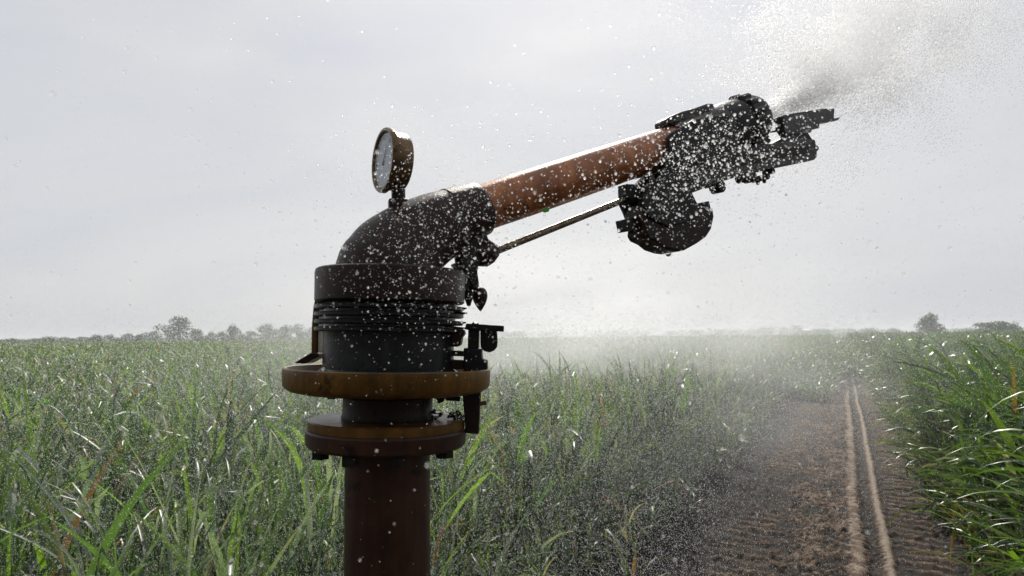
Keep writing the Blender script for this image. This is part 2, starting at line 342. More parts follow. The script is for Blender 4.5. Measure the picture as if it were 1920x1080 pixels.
# counterweight
bm = B(); add_poly(bm, [(1190, 380), (1188, 406), (1194, 430), (1192, 440), (1198, 450), (1213, 457), (1225, 467), (1243, 473), (1255, 474.5), (1266, 472), (1288, 460), (1305, 448), (1315, 433), (1320, 410), (1318, 396), (1285, 387), (1260, 380)], PB, -.026, .026)
cw = part(bm, 'counterweight', M_cast, bevel=.004, seg=3)
bm = B(); add_poly(bm, [(1213, 335), (1180, 378), (1188, 396), (1194, 412), (1230, 430), (1270, 420), (1288, 392), (1281, 380), (1275, 367), (1305, 352), (1290, 318), (1232, 318)], PB, -.031, -.018); part(bm, 'hanger_plate', M_black, cw, bevel=.002)
bm = B(); add_poly(bm, [(1213, 335), (1180, 378), (1188, 396), (1194, 412), (1230, 430), (1270, 420), (1288, 392), (1281, 380), (1275, 367), (1305, 352), (1290, 318), (1232, 318)], PB, .018, .031); part(bm, 'hanger_plate', M_black, cw, bevel=.002)
bm = B(); add_poly(bm, [(1179, 409), (1250, 393), (1324, 378), (1330, 404), (1250, 421), (1184, 432)], PB, -.008, .038); part(bm, 'clamp_bar', M_black, cw, bevel=.0015)
bm = B(); add_poly(bm, [(1166, 347), (1205, 349), (1212, 366), (1190, 384), (1178, 382), (1167, 369)], PB, -.012, .012); part(bm, 'rod_bracket', M_black, cw, bevel=.001)
bm = B(); add_ball(bm, PB(1253, 475), .0055, 2, (1, 1, 1.1)); part(bm, 'hanging_drop', M_glass, cw)
# tie rod
bm = B(); p0, p1 = PB(922, 474, -.0), PB(1204, 361, -.0); add_lathe(bm, p0, p1, [(0, .0058), (.5, .0058), (1, .0055)], 32); rod = part(bm, 'tie_rod', M_rod)
bm = B(); add_sweep(bm, [PB(890, 470), PB(899, 474), PB(910, 474), PB(919, 472), PB(930, 470)], [.016, .0205, .0212, .018, .0105], 28); rj = part(bm, 'rod_joint', M_cast, rod)
bm = B(); q0, q1 = PB(909, 470), PB(920, 465); add_hex(bm, q0, q1, .0165); part(bm, 'nut', M_black, rj, bevel=.001)
bm = B(); add_poly(bm, [(845, 440), (905, 440), (911, 458), (890, 500), (888, 511), (891, 532), (891, 539), (884, 545), (879, 542), (868, 516), (862, 508), (858, 480)], PB, -.014, .014); br = part(bm, 'trip_bracket', M_black, bevel=.002)
bm = B(); add_poly(bm, [(850, 495), (864, 489), (870, 508), (855, 511)], PB, -.01, .01); part(bm, 'nut', M_black, br, bevel=.001)
bm = B(); add_ball(bm, PB(858, 485), .0045, 2); part(bm, 'bolt', M_black, br)
egg = [(539.5, 7), (543, 11.5), (549, 14), (556, 14.5), (563, 13), (570, 10), (576, 6.5), (581, 3), (584, .6)]
bm = B(); lathe_px(bm, (899, 539), (901, 584), [((y - 539) / 45, r) for y, r in egg], PB, 32); part(bm, 'ball_weight', M_cast, br)
bm = B(); lathe_px(bm, (878, 538), (879, 574), [(0, 4), (.25, 8), (.6, 8), (1, 3)], PB, 24); part(bm, 'weight_pin', M_black, br)
# stop block on the plate
sb = B(); add_poly(sb, [(876, 607), (945, 611), (944.5, 622), (900, 620.5), (873, 618)], PA, -.022, .022); stop = part(sb, 'stop_bracket', M_black, bevel=.0012)
bm = B(); add_poly(bm, [(879, 618), (899, 619), (898, 653), (878, 653)], PA, -.014, .014); part(bm, 'post', M_black, stop, bevel=.001)
bm = B(); add_poly(bm, [(901, 619), (932, 620), (933, 640), (932, 651), (927, 657), (918, 661), (908, 658), (902, 652), (901, 640)], PA, -.010, .010); part(bm, 'roller', M_black, stop, bevel=.002)
bm = B(); add_poly(bm, [(871, 652), (904, 654), (905, 672), (914, 675), (915, 693), (871, 697)], PA, -.02, .02); part(bm, 'block', M_black, stop, bevel=.0015)
bm = B(); add_poly(bm, [(845, 657), (872, 658), (872, 668), (845, 667)], PA, -.01, .01); add_poly(bm, [(845, 674), (872, 675), (872, 692), (845, 691)], PA, -.012, .012); part(bm, 'block_arm', M_cast, stop, bevel=.001)
bm = B(); add_lathe(bm, PA(891, 608), PA(891, 604), [(0, .005), (.5, .005), (1, .0025)], 18); part(bm, 'screw', M_brass, stop)
# underside lever bracket
bm = B(); add_poly(bm, [(868, 733), (902, 731), (898, 812), (874, 810)], PA, -.012, .012); lv = part(bm, 'lever_bracket', M_cast, plate, bevel=.0012)
bm = B(); add_lathe(bm, PA(896, 757), PA(912, 755.5), [(0, .003), (1, .003)], 16); part(bm, 'peg', M_brass, lv)
bm = B(); add_lathe(bm, PA(836, 746), PA(863, 748), [(0, .0036), (.9, .0036), (1, .0026)], 16); part(bm, 'latch_pin', M_black, plate)
bm = B()
for x, y, r in [(820, 743, 7), (828, 748, 7), (835, 742, 6), (824, 752, 5)]: add_ball(bm, PA(x, y), r * PXM, 1)
part(bm, 'latch_bolts', M_black, plate)
# wet plant debris lying on the flange
def debris(name, spots, label):
    c0 = PA(*spots[0][:2]); bm = B()
    for x, y, r in spots:
        for k in range(16):
            p = PA(x, y) + Vector((random.uniform(-1, 1), random.uniform(-1.3, .4), random.uniform(-.6, .6))) * r * PXM
            bmesh.ops.create_icosphere(bm, subdivisions=1, radius=1, matrix=Matrix.Translation(p) @ Matrix.Rotation(random.random() * 6, 4, 'Z') @ Matrix.Rotation(random.random() - .5, 4, 'Y') @ Matrix.Diagonal((random.uniform(2, 7) * PXM, 1.6 * PXM, 1.4 * PXM, 1)))
    tag(link_bm(bm, name, M_black, None, c0), label, 'debris')
debris('plant_debris', [(856, 775, 8), (848, 778, 8), (864, 780, 8), (858, 784, 8)], 'dark clump of wet plant bits on the flange beside the lever bracket')
debris('plant_debris', [(808, 782, 6), (815, 786, 6), (822, 778, 6), (812, 772, 5)], 'small wet plant scraps on the flange against the neck')
# green leaf scrap stuck on the barrel
bm = B(); add_poly(bm, [(992, 401), (999, 397), (1007, 398), (1005, 404), (997, 406)], PB, -.037, -.036); g = link_bm(bm, 'leaf_scrap', M_green, None, PB(1000, 401)); tag(g, 'tiny bright green leaf scrap stuck under the copper barrel', 'leaf')
# pressure gauge
bm = B(); g0, g1 = PB(716, 300), PB(757, 306)
lathe_px(bm, (716, 300), (757, 306), [(.12, 50), (.0, 55), (.0, 59.5), (.05, 61), (.24, 61), (.27, 57), (.30, 55), (.9, 54), (1, 51), (1, 5)], PB, 72, False); gauge = part(bm, 'pressure_gauge', M_brass)
gd = (g1 - g0); rr = 54 * dep(g0) / F
bm = B(); add_lathe(bm, g0 + gd * .10, g0 + gd * .2, [(0, rr), (1, rr)], 48); part(bm, 'dial', M_dial, gauge)
u = Vector((0, 0, 1)); v_ = gd.normalized().cross(u)
bm = B(); dd = gd.normalized()
for k in range(25):
    an = R(-135 + 270 * k / 24); d = u * math.cos(an) + v_ * math.sin(an); tv = u * -math.sin(an) + v_ * math.cos(an)
    r0, r1, wd = rr * (.72 if k % 4 == 0 else .8), rr * .88, rr * .012 * (2 if k % 4 == 0 else 1)
    c = g0 + gd * .095; vs = [bm.verts.new(c + d * a_ + tv * b2 - dd * .0002) for a_, b2 in ((r0, -wd), (r1, -wd), (r1, wd), (r0, wd))]; bm.faces.new(vs)
part(bm, 'scale_marks', M_ink, gauge, smooth=0)
bm = B(); d = u * math.cos(R(35)) + v_ * math.sin(R(35)); tv = d.cross(dd); c = g0 + gd * .07
bm.faces.new([bm.verts.new(q) for q in (c - d * rr * .2 - tv * .0022, c + d * rr * .74, c - d * rr * .2 + tv * .0022)]); part(bm, 'needle', M_ink, gauge, smooth=0)
bm = B(); lathe_px(bm, (747, 352), (747, 380), [(0, 13), (1, 13)], PB, 24); stem = part(bm, 'gauge_stem', M_cast, gauge)
bm = B(); lathe_px(bm, (746, 374), (747, 425), [(0, 18), (.03, 20.5), (.5, 20.5), (1, 20.5)], PB, 6); part(bm, 'hex_fitting', M_cast, gauge, bevel=.0012)

# ------------------------------------------------------------------ ground and path
bm = B()
S = 2600
for q in [(-S, -200), (S, -200), (S, S), (-S, S)]: bm.verts.new((q[0], q[1], -.06))
bm.faces.new(bm.verts[:]); o = link_bm(bm, 'ground', M_ground, smooth=0); tag(o, 'dark soil of the crop field reaching to the horizon', 'ground', kind='structure')
r = ray(1580, 622); pang = math.atan2(r.x, r.y)
PD = np.array([math.sin(pang), math.cos(pang)]); PP = np.array([math.cos(pang), -math.sin(pang)])
def uv_of(px, py=1080):
    g = G(px, py); q = np.array([g.x, g.y]); return q @ PP, q @ PD
uL = uv_of(1130)[0]; uR = uv_of(1790)[0]; u1 = uv_of(1612)[0]; u2 = uv_of(1676)[0]
tab = RNG.random((256, 256))
def vn(x, y):
    xi = np.floor(x).astype(int); yi = np.floor(y).astype(int); fx = x - xi; fy = y - yi
    fx = fx * fx * (3 - 2 * fx); fy = fy * fy * (3 - 2 * fy)
    a = tab[xi & 255, yi & 255]; b = tab[(xi + 1) & 255, yi & 255]; c = tab[xi & 255, (yi + 1) & 255]; d = tab[(xi + 1) & 255, (yi + 1) & 255]
    return (a * (1 - fx) + b * fx) * (1 - fy) + (c * (1 - fx) + d * fx) * fy
def fbm(x, y, o=4):
    s = 0; a = .5; t = 0
    for k in range(o): s = s + a * vn(x * 2 ** k + 17 * k, y * 2 ** k + 5 * k); t += a; a *= .55
    return s / t
us = np.arange(-4.0, 2.4, .02); vs_ = [2.5]
while vs_[-1] < 60: vs_.append(vs_[-1] + max(.018, .018 * vs_[-1] / 6))
vs_ = np.array(vs_); U, V = np.meshgrid(us, vs_)
wob = .05 * (fbm(V * .25, V * 0 + 3) - .5) * 2
Uw = U + wob
def bump1(x, c, w, k=4): return np.exp(-(np.abs((x - c) / w)) ** k)
lug = np.sin(2 * np.pi * (V + .22 * Uw + .06 * (fbm(U * 2, V * 2) - .5)) / .24)
lugp = np.clip(lug, -.3, 1)
cl = fbm(U * 5, V * 5); cl2 = fbm(U * 16 + 9, V * 16); cl3 = fbm(U * 40, V * 40 + 7, 3)
e1 = .035 * (fbm(U * 8, V * 8) - .5) * 2; ser = .018 * (.4 + 1.2 * vn(U * 0 + 3, V * 3)) * np.sin(2 * np.pi * V / .12)
rid1 = bump1(Uw + e1 + ser * (Uw < u1), u1, .068); rid2 = bump1(Uw + e1 * .5 + ser * (Uw < u2), u2, .05, 3)
uc = .5 * (u2 + .12 + uR + .05)
lr = bump1(Uw, uc, (uR + .05 - u2 - .12) / 2 + .03, 6); ll = bump1(Uw, -.98, .26, 6) * np.clip(fbm(U * .8 + 3, V * .5) * 3 - .7, 0, 1)
mid = bump1(Uw, -.3, .42, 6)
cl4 = fbm(U * 26 + 31, V * 22, 3); clod = np.clip((cl4 - .46) * 5, 0, 1)
Z = .03 * (cl - .5) + .035 * (cl2 - .5) + .03 * clod * (.4 + cl) + .02 * (cl3 - .5)
damp = 1 - .75 * np.maximum(rid1, rid2)
Z = Z * damp * (1 - .45 * np.maximum(lr, ll)) + .020 * rid1 + .042 * rid2 + .022 * lugp * lr + .03 * lugp * ll + .012 * mid * (cl2 > .55)
Z -= .035 * bump1(Uw, (u1 + u2) / 2, .06, 2)
dry_lit = np.clip(.05 + .95 * rid2 + .6 * rid1 * (.6 + .8 * cl2) + (.6 * np.clip(lug, 0, 1) * lr * (.5 + cl)) + (.55 * np.clip(lug, 0, 1) * ll * (.5 + cl)) + .62 * bump1(Uw, -.28, .5, 4) * np.clip((cl2 * .5 + cl * .5 - .42) * 8, 0, 1) * (.25 + .95 * np.clip((cl3 - .38) * 5, 0, 1)) + .15 * (cl - .5), 0, 1)  # dry soil tone, with sunlit ridge tops painted in as paler colour
dry_lit = dry_lit - .05 * (Z < -.01)
X = U * PP[0] + V * PD[0]; Y = U * PP[1] + V * PD[1]
nr, nc = U.shape; idx = np.arange(nr * nc).reshape(nr, nc)
Fq = np.stack([idx[:-1, :-1], idx[:-1, 1:], idx[1:, 1:], idx[1:, :-1]], -1).reshape(-1, 4)
Vt = np.stack([X, Y, Z], -1).reshape(-1, 3)
o = np_mesh('dirt_path', Vt, Fq, M_soil, np.repeat(np.clip(dry_lit, 0, 1).reshape(-1, 1), 3, 1)); tag(o, 'brown dirt track with pale tyre ridges between the crops', 'path', kind='structure')

# ------------------------------------------------------------------ crop leaves
GREENS = np.array([(.034, .062, .026), (.046, .082, .032), (.064, .112, .034), (.046, .075, .046), (.100, .150, .034)])
BRIGHT = np.array([.15, .24, .035])
DRY = np.array([(.20, .17, .10), (.22, .12, .04), (.15, .11, .06), (.28, .26, .18)])
PALE = np.array([(.13, .17, .14), (.19, .22, .18)])
def strips(base, az, el, Ln, W, droop, S, twist, col, kp, ka, fold=.25, stem=False, tip=None):
    n = len(base); t = np.linspace(0, 1, S + 1)[None]
    e = el[:, None] - droop[:, None] * t ** 1.4 - ka[:, None] * (t > kp[:, None])
    azz = az[:, None] + 0 * t
    d = np.stack([np.cos(e) * np.cos(azz), np.cos(e) * np.sin(azz), np.sin(e)], -1)
    pos = np.zeros((n, S + 1, 3)); pos[:, 0] = base
    pos[:, 1:] = base[:, None] + np.cumsum(d[:, :-1] * (Ln / S)[:, None, None], 1)
    side = np.stack([-np.sin(azz), np.cos(azz), 0 * azz], -1); up = np.cross(d, side)
    tw = twist[:, None] * t; s2 = side * np.cos(tw)[..., None] + up * np.sin(tw)[..., None]; up2 = np.cross(d, s2)
    wp = np.ones_like(t) if stem else np.minimum(1, t * 5 + .3) * (1 - t ** 2.4)
    hw = (W[:, None] * .5 * wp)[..., None]
    if fold:
        P = np.stack([pos - s2 * hw, pos - up2 * hw * fold * 2, pos + s2 * hw], 2)
    else: P = np.stack([pos - s2 * hw, pos + s2 * hw], 2)
    k = P.shape[2]; Vv = P.reshape(-1, 3)
    i0 = (np.arange(n) * (S + 1) * k)[:, None, None] + (np.arange(S) * k)[None, :, None] + np.arange(k - 1)[None, None, :]
    Fc = np.stack([i0, i0 + 1, i0 + 1 + k, i0 + k], -1).reshape(-1, 4)
    C = np.repeat(col[:, None], S + 1, 1)
    if tip is not None:
        tt = (t ** 3)[..., None] * tip[:, None, None]; C = C * (1 - tt) + np.array([.16, .115, .05]) * tt
    C = np.repeat(C, k, 1).reshape(-1, 3)
    return Vv, Fc, C
class Acc:
    def __init__(s): s.V = []; s.F = []; s.C = []; s.n = 0
    def add(s, V, F_, C): s.V.append(V); s.F.append(F_ + s.n); s.C.append(C); s.n += len(V)
    def out(s, name, m): return np_mesh(name, np.concatenate(s.V), np.concatenate(s.F), m, np.concatenate(s.C))
def plants(acc, xy, h, nl, S, Lr, Wr, tintm=(1, 1, 1), wind=None, stem=True, dryf=.08, pale=.06, fold=.25, elr=(45, 80), dr=(50, 130), kinkf=.25, lowdry=False):
    n = len(xy)
    if not n: return
    if stem:
        b = np.column_stack([xy, np.zeros(n)]); c = GREENS[RNG.integers(0, 5, n)] * RNG.uniform(.8, 1.3, (n, 1))
        for q in (0, math.pi / 2):
            acc.add(*strips(b, RNG.uniform(0, 6.3, n) * 0 + q, np.full(n, math.pi / 2 - .02) + RNG.normal(0, .05, n), h * .98, np.full(n, .012) * (Wr[1] / .04), np.zeros(n), max(2, S // 2), np.zeros(n), c, np.ones(n), np.zeros(n), 0, True))
    N_ = n * nl; pi = np.repeat(np.arange(n), nl); f = RNG.uniform(.12, 1.0, N_)
    base = np.column_stack([xy[pi] + RNG.normal(0, .01, (N_, 2)), h[pi] * f * .95])
    az = RNG.uniform(0, 2 * math.pi, N_)
    if wind is not None:
        wz, amt = wind; az = np.where(RNG.random(N_) < amt, wz + RNG.normal(0, .55, N_), az)
    el = np.radians(RNG.uniform(*elr, N_)); droop = np.radians(RNG.uniform(*dr, N_))
    Ln = RNG.uniform(*Lr, N_) * (1.1 - .35 * f); W = RNG.uniform(*Wr, N_)
    c = GREENS[RNG.integers(0, 5, N_)] * RNG.uniform(.7, 1.5, (N_, 1))
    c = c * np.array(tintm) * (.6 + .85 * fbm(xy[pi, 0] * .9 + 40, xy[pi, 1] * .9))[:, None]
    rr_ = RNG.random(N_); dfv = dryf * np.where(f < .38, 6.0, .5) if lowdry else dryf
    dm = rr_ < dfv; c[dm] = DRY[RNG.integers(0, 4, N_)][dm]
    bm_ = (rr_ > .5) & (rr_ < .56); c[bm_] = BRIGHT * RNG.uniform(.7, 1.2, (bm_.sum(), 1))
    pm = rr_ > 1 - pale; c[pm] = PALE[RNG.integers(0, 2, N_)][pm]
    ka = np.where(RNG.random(N_) < kinkf, np.radians(RNG.uniform(40, 120, N_)), 0)
    tip = np.where(RNG.random(N_) < .15, RNG.uniform(.3, 1, N_), 0)
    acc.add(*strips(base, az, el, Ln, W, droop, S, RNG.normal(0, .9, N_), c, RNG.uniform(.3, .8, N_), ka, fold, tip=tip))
def scatter(d0, d1, dens, xr=(-.95, .95)):
    """uniform ground points between depths d0..d1 in the widened view wedge"""
    A = (xr[1] - xr[0]) * (d1 ** 2 - d0 ** 2) / 2; n = int(A * dens)
    d = np.sqrt(RNG.uniform(d0 ** 2, d1 ** 2, n)); x = RNG.uniform(*xr, n) * d
    return np.column_stack([x, d])
def uvc(xy): return xy @ PP, xy @ PD
edge = lambda v: .22 * (vn(v * 1.3, v * 0 + 2) - .5) + .12 * (vn(v * 5, v * 0 + 8) - .5)
accL, accR = Acc(), Acc()
WALL = 24.0
def left_ok(xy):
    u, v = uvc(xy); return (u < uL + edge(v)) 
def right_ok(xy):
    u, v = uvc(xy); return (u > uR + .12 + edge(v + 50))
for d0, d1, dens, nl, S, Lr, Wr, fold in [(2.0, 4.5, 36, 7, 9, (.55, 1.1), (.016, .036), .22), (4.5, 10, 30, 7, 6, (.5, 1.0), (.026, .054), .2), (10, 24, 14, 7, 4, (.5, .95), (.04, .07), 0), (24, 60, 4.5, 8, 3, (.5, .9), (.06, .11), 0), (60, 160, 1.0, 8, 2, (.7, 1.2), (.12, .24), 0)]:
    xy = scatter(d0, d1, dens); u, v = uvc(xy)
    k = left_ok(xy)
    h = RNG.uniform(1.1, 1.5, len(xy)) + .12 * (fbm(xy[:, 0] * .5, xy[:, 1] * .5) - .5)
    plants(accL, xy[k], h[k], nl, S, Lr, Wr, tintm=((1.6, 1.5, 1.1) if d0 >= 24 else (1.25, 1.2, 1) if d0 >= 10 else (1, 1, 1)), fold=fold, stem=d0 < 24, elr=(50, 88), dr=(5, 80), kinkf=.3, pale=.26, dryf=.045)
    k = right_ok(xy)
    h = RNG.uniform(1.4, 1.88, len(xy)) + .12 * (fbm(xy[:, 0] * .5, xy[:, 1] * .5) - .5)
    plants(accR, xy[k], h[k], nl + 5, S, (Lr[0] * .9, Lr[1] * .95), (Wr[0] * .95, Wr[1] * 1.0), fold=fold, stem=d0 < 24, wind=(math.pi - pang * .6, .5), elr=(30, 85), dr=(30, 120), kinkf=.15, dryf=.07, pale=.03, lowdry=True)
# weeds closing the track beyond the wall distance
accM = Acc()
for d0, d1, dens, S, wd in [(18, 40, 14, 3, (.03, .06)), (40, 110, 2.5, 2, (.08, .16))]:
    xy = scatter(d0, d1, dens); u, v = uvc(xy); k = (u > uL - .3) & (u < uR + .3) & (v > WALL + 2.5 * (vn(u * 1.5, u * 0 + 4) - .5) + 9 * np.exp(-((u - (u1 + u2) / 2) / .55) ** 4))
    h = RNG.uniform(.5, 1.0, len(xy)) * np.clip((v - WALL) / 6 + .4, .4, 1.4)
    plants(accM, xy[k], h[k], 9, S, (.4, .8), wd, fold=0, stem=False)
o = accM.out('track_weeds', M_leafL); tag(o, 'low green growth closing the dirt track in the distance', 'weeds', kind='stuff')
# low plants and litter along the left edge of the track
xy = scatter(2.5, 22, 16); u, v = uvc(xy); k = (u > uL - .2) & (u < uL + .55) & (RNG.random(len(u)) < np.exp(-np.clip(u - uL, 0, 9) * 4))
plants(accL, xy[k], RNG.uniform(.2, .8, k.sum()), 7, 6, (.3, .7), (.018, .035), fold=.2, dr=(40, 150), elr=(20, 80), dryf=.18)
# canopy sheet far out
def canopy(acc, x0, x1, y0, y1, h, nx, ny):
    xs = np.linspace(0, 1, nx); ys = np.geomspace(y0, y1, ny); XX, YY = np.meshgrid(xs, ys); XX = (x0 + (x1 - x0) * XX) * YY
    ZZ = h + .5 * (RNG.random(XX.shape) - .5); u_, v_ = XX * PP[0] + YY * PP[1], XX * PD[0] + YY * PD[1]
    Vq = np.stack([XX, YY, ZZ], -1).reshape(-1, 3); i = np.arange(nx * ny).reshape(ny, nx)
    f_ = np.stack([i[:-1, :-1], i[:-1, 1:], i[1:, 1:], i[1:, :-1]], -1).reshape(-1, 4)
    acc.add(Vq, f_, GREENS[RNG.integers(0, 5, nx * ny)] * RNG.uniform(.8, 1.5, (nx * ny, 1)))
canopy(accL, -1.1, 1.1, 75, 900, 1.15, 900, 160)
o = accL.out('crop_left', M_leafL); o.name = 'sorghum_crop'; tag(o, 'broad grey-green field of battered sorghum leaves left of the track', 'crop', kind='stuff')
accR.C = [c * np.array([.92, .95, .78]) for c in accR.C]
o = accR.out('tall_crop', M_leaf); tag(o, 'tall dark green crop with leaves blown over the right side of the track', 'crop', kind='stuff')
# broad-leaved weeds that stand out
def weed(px, py, d, n, size, label):
    c = D(px, py, d); bm = B(); root = tag(empty('broadleaf_weed', (c.x, c.y, 0)), label, 'weed')
    add_sweep(bm, [Vector((0, 0, 0)), Vector((.02, 0, c.z * .5)), Vector((0, 0, c.z))], [.008, .006, .003], 8); link_bm(bm, 'stem', M_green, root)
    bm = B()
    for k in range(n):
        az, e = random.random() * 6.3, random.uniform(-.2, 1.0); d_ = Vector((math.cos(az) * math.cos(e), math.sin(az) * math.cos(e), math.sin(e)))
        s = d_.cross(Vector((0, 0, 1))).normalized(); b0 = Vector((random.uniform(-.12, .12), random.uniform(-.1, .1), c.z + random.uniform(-.14, .08))); l = size * random.uniform(.7, 1.2)
        pts = [(0, 0), (.15, .3), (.4, .42), (.7, .3), (1, 0), (.7, -.3), (.4, -.42), (.15, -.3)]
        bm.faces.new([bm.verts.new(b0 + d_ * l * a_ + s * l * w_ + Vector((0, 0, -.25 * l * a_ * a_))) for a_, w_ in pts])
    link_bm(bm, 'leaves', M_weed, root, smooth=0)
m, nt, out = mat('weed_leaf'); M_weed = m
d_ = N(nt, 'ShaderNodeBsdfDiffuse'); d_.inputs[0].default_value = (.04, .11, .02, 1); t_ = N(nt, 'ShaderNodeBsdfTranslucent'); t_.inputs[0].default_value = (.10, .26, .03, 1)
x_ = N(nt, 'ShaderNodeMixShader', i_Fac=.5); nt.links.new(d_.outputs[0], x_.inputs[1]); nt.links.new(t_.outputs[0], x_.inputs[2]); nt.links.new(x_.outputs[0], out.inputs[0])
weed(24, 742, 6.5, 9, .10, 'bright green broadleaf weed at the left edge of the picture')
weed(92, 765, 5.6, 12, .11, 'bright green broadleaf weed right of the leftmost one in the sorghum')

# ------------------------------------------------------------------ trees on the horizon
def tree_mesh(hh, ww, seed, nq=1400):
    rg = np.random.default_rng(seed); nb = 9
    cs = np.column_stack([rg.uniform(-.27, .27, nb) * ww, rg.uniform(-.27, .27, nb) * ww, np.linspace(.22, .84, nb) * hh])
    cs[:, :2] *= np.clip(1.25 - 1.6 * np.abs(cs[:, 2:3] / hh - .45), .3, 1.2)
    cs[0, :2] *= .2; cs[-1, :2] *= .3
    rs = np.column_stack([rg.uniform(.26, .36, nb) * ww, rg.uniform(.26, .36, nb) * ww, rg.uniform(.15, .22, nb) * hh]); rs[:, :2] *= np.clip(1.3 - 1.2 * np.abs(cs[:, 2:3] / hh - .4), .5, 1.1)
    i = rg.integers(0, nb, nq); d = rg.normal(size=(nq, 3)); d /= np.linalg.norm(d, axis=1)[:, None]
    c = cs[i] + d * rs[i] * rg.uniform(.55, 1.08, (nq, 1))
    c[:, 2] = np.maximum(c[:, 2], .08 * hh)
    a = rg.normal(size=(nq, 3)); a /= np.linalg.norm(a, axis=1)[:, None]; b = np.cross(a, d); b /= np.linalg.norm(b, axis=1)[:, None] + 1e-6
    s = rg.uniform(.02, .045, (nq, 1)) * (hh + ww) / 2
    Vq = np.stack([c - a * s, c + b * s * .7, c + a * s, c - b * s * .7], 1).reshape(-1, 3)
    col = np.repeat(np.array([(.035, .07, .025)]) * rg.uniform(.6, 1.5, (nq, 1)), 4, 0)
    return Vq, np.arange(nq * 4).reshape(-1, 4), col
def tree(px, top, base, wpx, d, label, cat='tree', name='field_tree', grp=None, nq=1400):
    hz = D(px, base, d); zt = D(px, top, d).z; hh = max(zt, 1.0); ww = wpx * d / F
    root = tag(empty(name, (hz.x, hz.y, 0)), label, cat, grp)
    Vq, Fq_, C = tree_mesh(hh, ww, int(px * 7 + top), nq); cr = np_mesh('crown', Vq, Fq_, M_tree, C, False); cr.parent = root
    bm = B(); add_sweep(bm, [Vector((0, 0, -.1)), Vector((.1, 0, hh * .3)), Vector((-.05, .1, hh * .6))], [.04 * hh, .028 * hh, .012 * hh], 8)
    add_sweep(bm, [Vector((.1, 0, hh * .3)), Vector((.2 * ww, 0, hh * .6))], [.018 * hh, .006 * hh], 6); add_sweep(bm, [Vector((.1, 0, hh * .3)), Vector((-.2 * ww, .1, hh * .62))], [.018 * hh, .006 * hh], 6)
    tk = link_bm(bm, 'trunk', M_bark, root)
TR = [(20, 635, 48, 'low bushy tree farthest left on the horizon'), (62, 634, 36, 'low tree second from the left end of the horizon row'),
 (92, 631, 44, 'wide low tree third from the left end of the horizon row'), (122, 632, 26, 'small tree between two wider low ones near the left end of the row'),
 (152, 631, 30, 'small round tree fourth of the low left trees'), (182, 628, 36, 'medium tree left of a paler rounded one, half way to the tallest tree'),
 (207, 627, 26, 'small round-topped tree half way between the picture edge and the tallest tree'), (240, 625, 30, 'paired small tree some way left of the tallest tree'),
 (262, 626, 26, 'right one of a small pair left of the tallest tree'), (288, 621, 34, 'small tree immediately left of the tallest horizon tree'),
 (333, 592, 52, 'tallest rounded tree on the left horizon'), (371, 616, 32, 'half-height tree touching the right side of the tallest tree'),
 (397, 622, 24, 'small low tree just right of the one touching the tallest tree'), (415, 621, 22, 'small tree at the left foot of the tree with a rounded dome'),
 (435, 609, 34, 'second tallest lone rounded tree right of the tallest one'), (469, 620, 32, 'low tree between the rounded tree and the misty wood'),
 (499, 607, 42, 'misty tall tree at the left end of the hazy clump by the gun'), (534, 610, 34, 'misty tree in the middle of the hazy clump by the gun'),
 (560, 608, 34, 'misty tree at the right of the hazy clump by the gun'), (588, 613, 34, 'faint misty tree half hidden behind the sprinkler body')]
for i, (px, top, wpx, lab) in enumerate(TR):
    tree(px, top, 640, wpx * 1.15, 300 + 40 * math.sin(i * 2.1), lab, grp='trees on the left horizon')
tree(1748, 589, 618, 46, 190, 'lone round dense tree standing above the right-hand crop', nq=2600)
tree(1868, 602, 618, 70, 220, 'wide low dark tree on the skyline at the far right', nq=2200)
tree(1905, 604, 618, 26, 220, 'small dark tree at the right edge of the skyline')
# far woods line
acc = Acc()
rg = np.random.default_rng(5)
for k in range(150):
    px = rg.uniform(900, 1960); d = rg.uniform(560, 640)
    topy = 621 - 4 * rg.random() + (px - 1200) * -.007
    if 1425 < px < 1505: topy -= 6
    if 940 < px < 1100: topy += 0
    p = D(px, 630, d); zt = max(D(px, topy, d).z, 2); Vq, Fq_, C = tree_mesh(zt, rg.uniform(9, 16), k + 900, 260); Vq = Vq + np.array([p.x, p.y, 0]); acc.add(Vq, Fq_, C)
for k in range(90):
    px = rg.uniform(-60, 640); d = rg.uniform(420, 460)
    p = D(px, 640, d); zt = max(D(px, 637 - 3 * rg.random() - px * .006, d).z, 1.8); Vq, Fq_, C = tree_mesh(zt, rg.uniform(8, 14), k + 1900, 260); Vq = Vq + np.array([p.x, p.y, 0]); acc.add(Vq, Fq_, C)
o = acc.out('distant_wood', M_tree); tag(o, 'faint hazy line of woods along the whole horizon', 'woods', kind='stuff')
# small white farm building
c = D(1510, 622, 420); zt = D(1510, 619.5, 420).z
hs = tag(empty('farm_building', (c.x, c.y, 0)), 'tiny white farm building on the horizon right of the wood', 'building')
bm = B(); bmesh.ops.create_cube(bm, size=1, matrix=Matrix.Translation((0, 0, zt / 2)) @ Matrix.Diagonal((4.2, 5, zt, 1))); link_bm(bm, 'wall', M_white, hs, smooth=0)
bm = B(); vs = [bm.verts.new(q) for q in [(-2.4, -2.8, zt), (2.4, -2.8, zt), (2.4, 2.8, zt), (-2.4, 2.8, zt), (-2.4, 0, zt + .9), (2.4, 0, zt + .9)]]
for f in [(0, 1, 5, 4), (2, 3, 4, 5), (0, 4, 3), (1, 2, 5), (0, 3, 2, 1)]: bm.faces.new([vs[i] for i in f])
link_bm(bm, 'roof', M_white, hs, smooth=0)

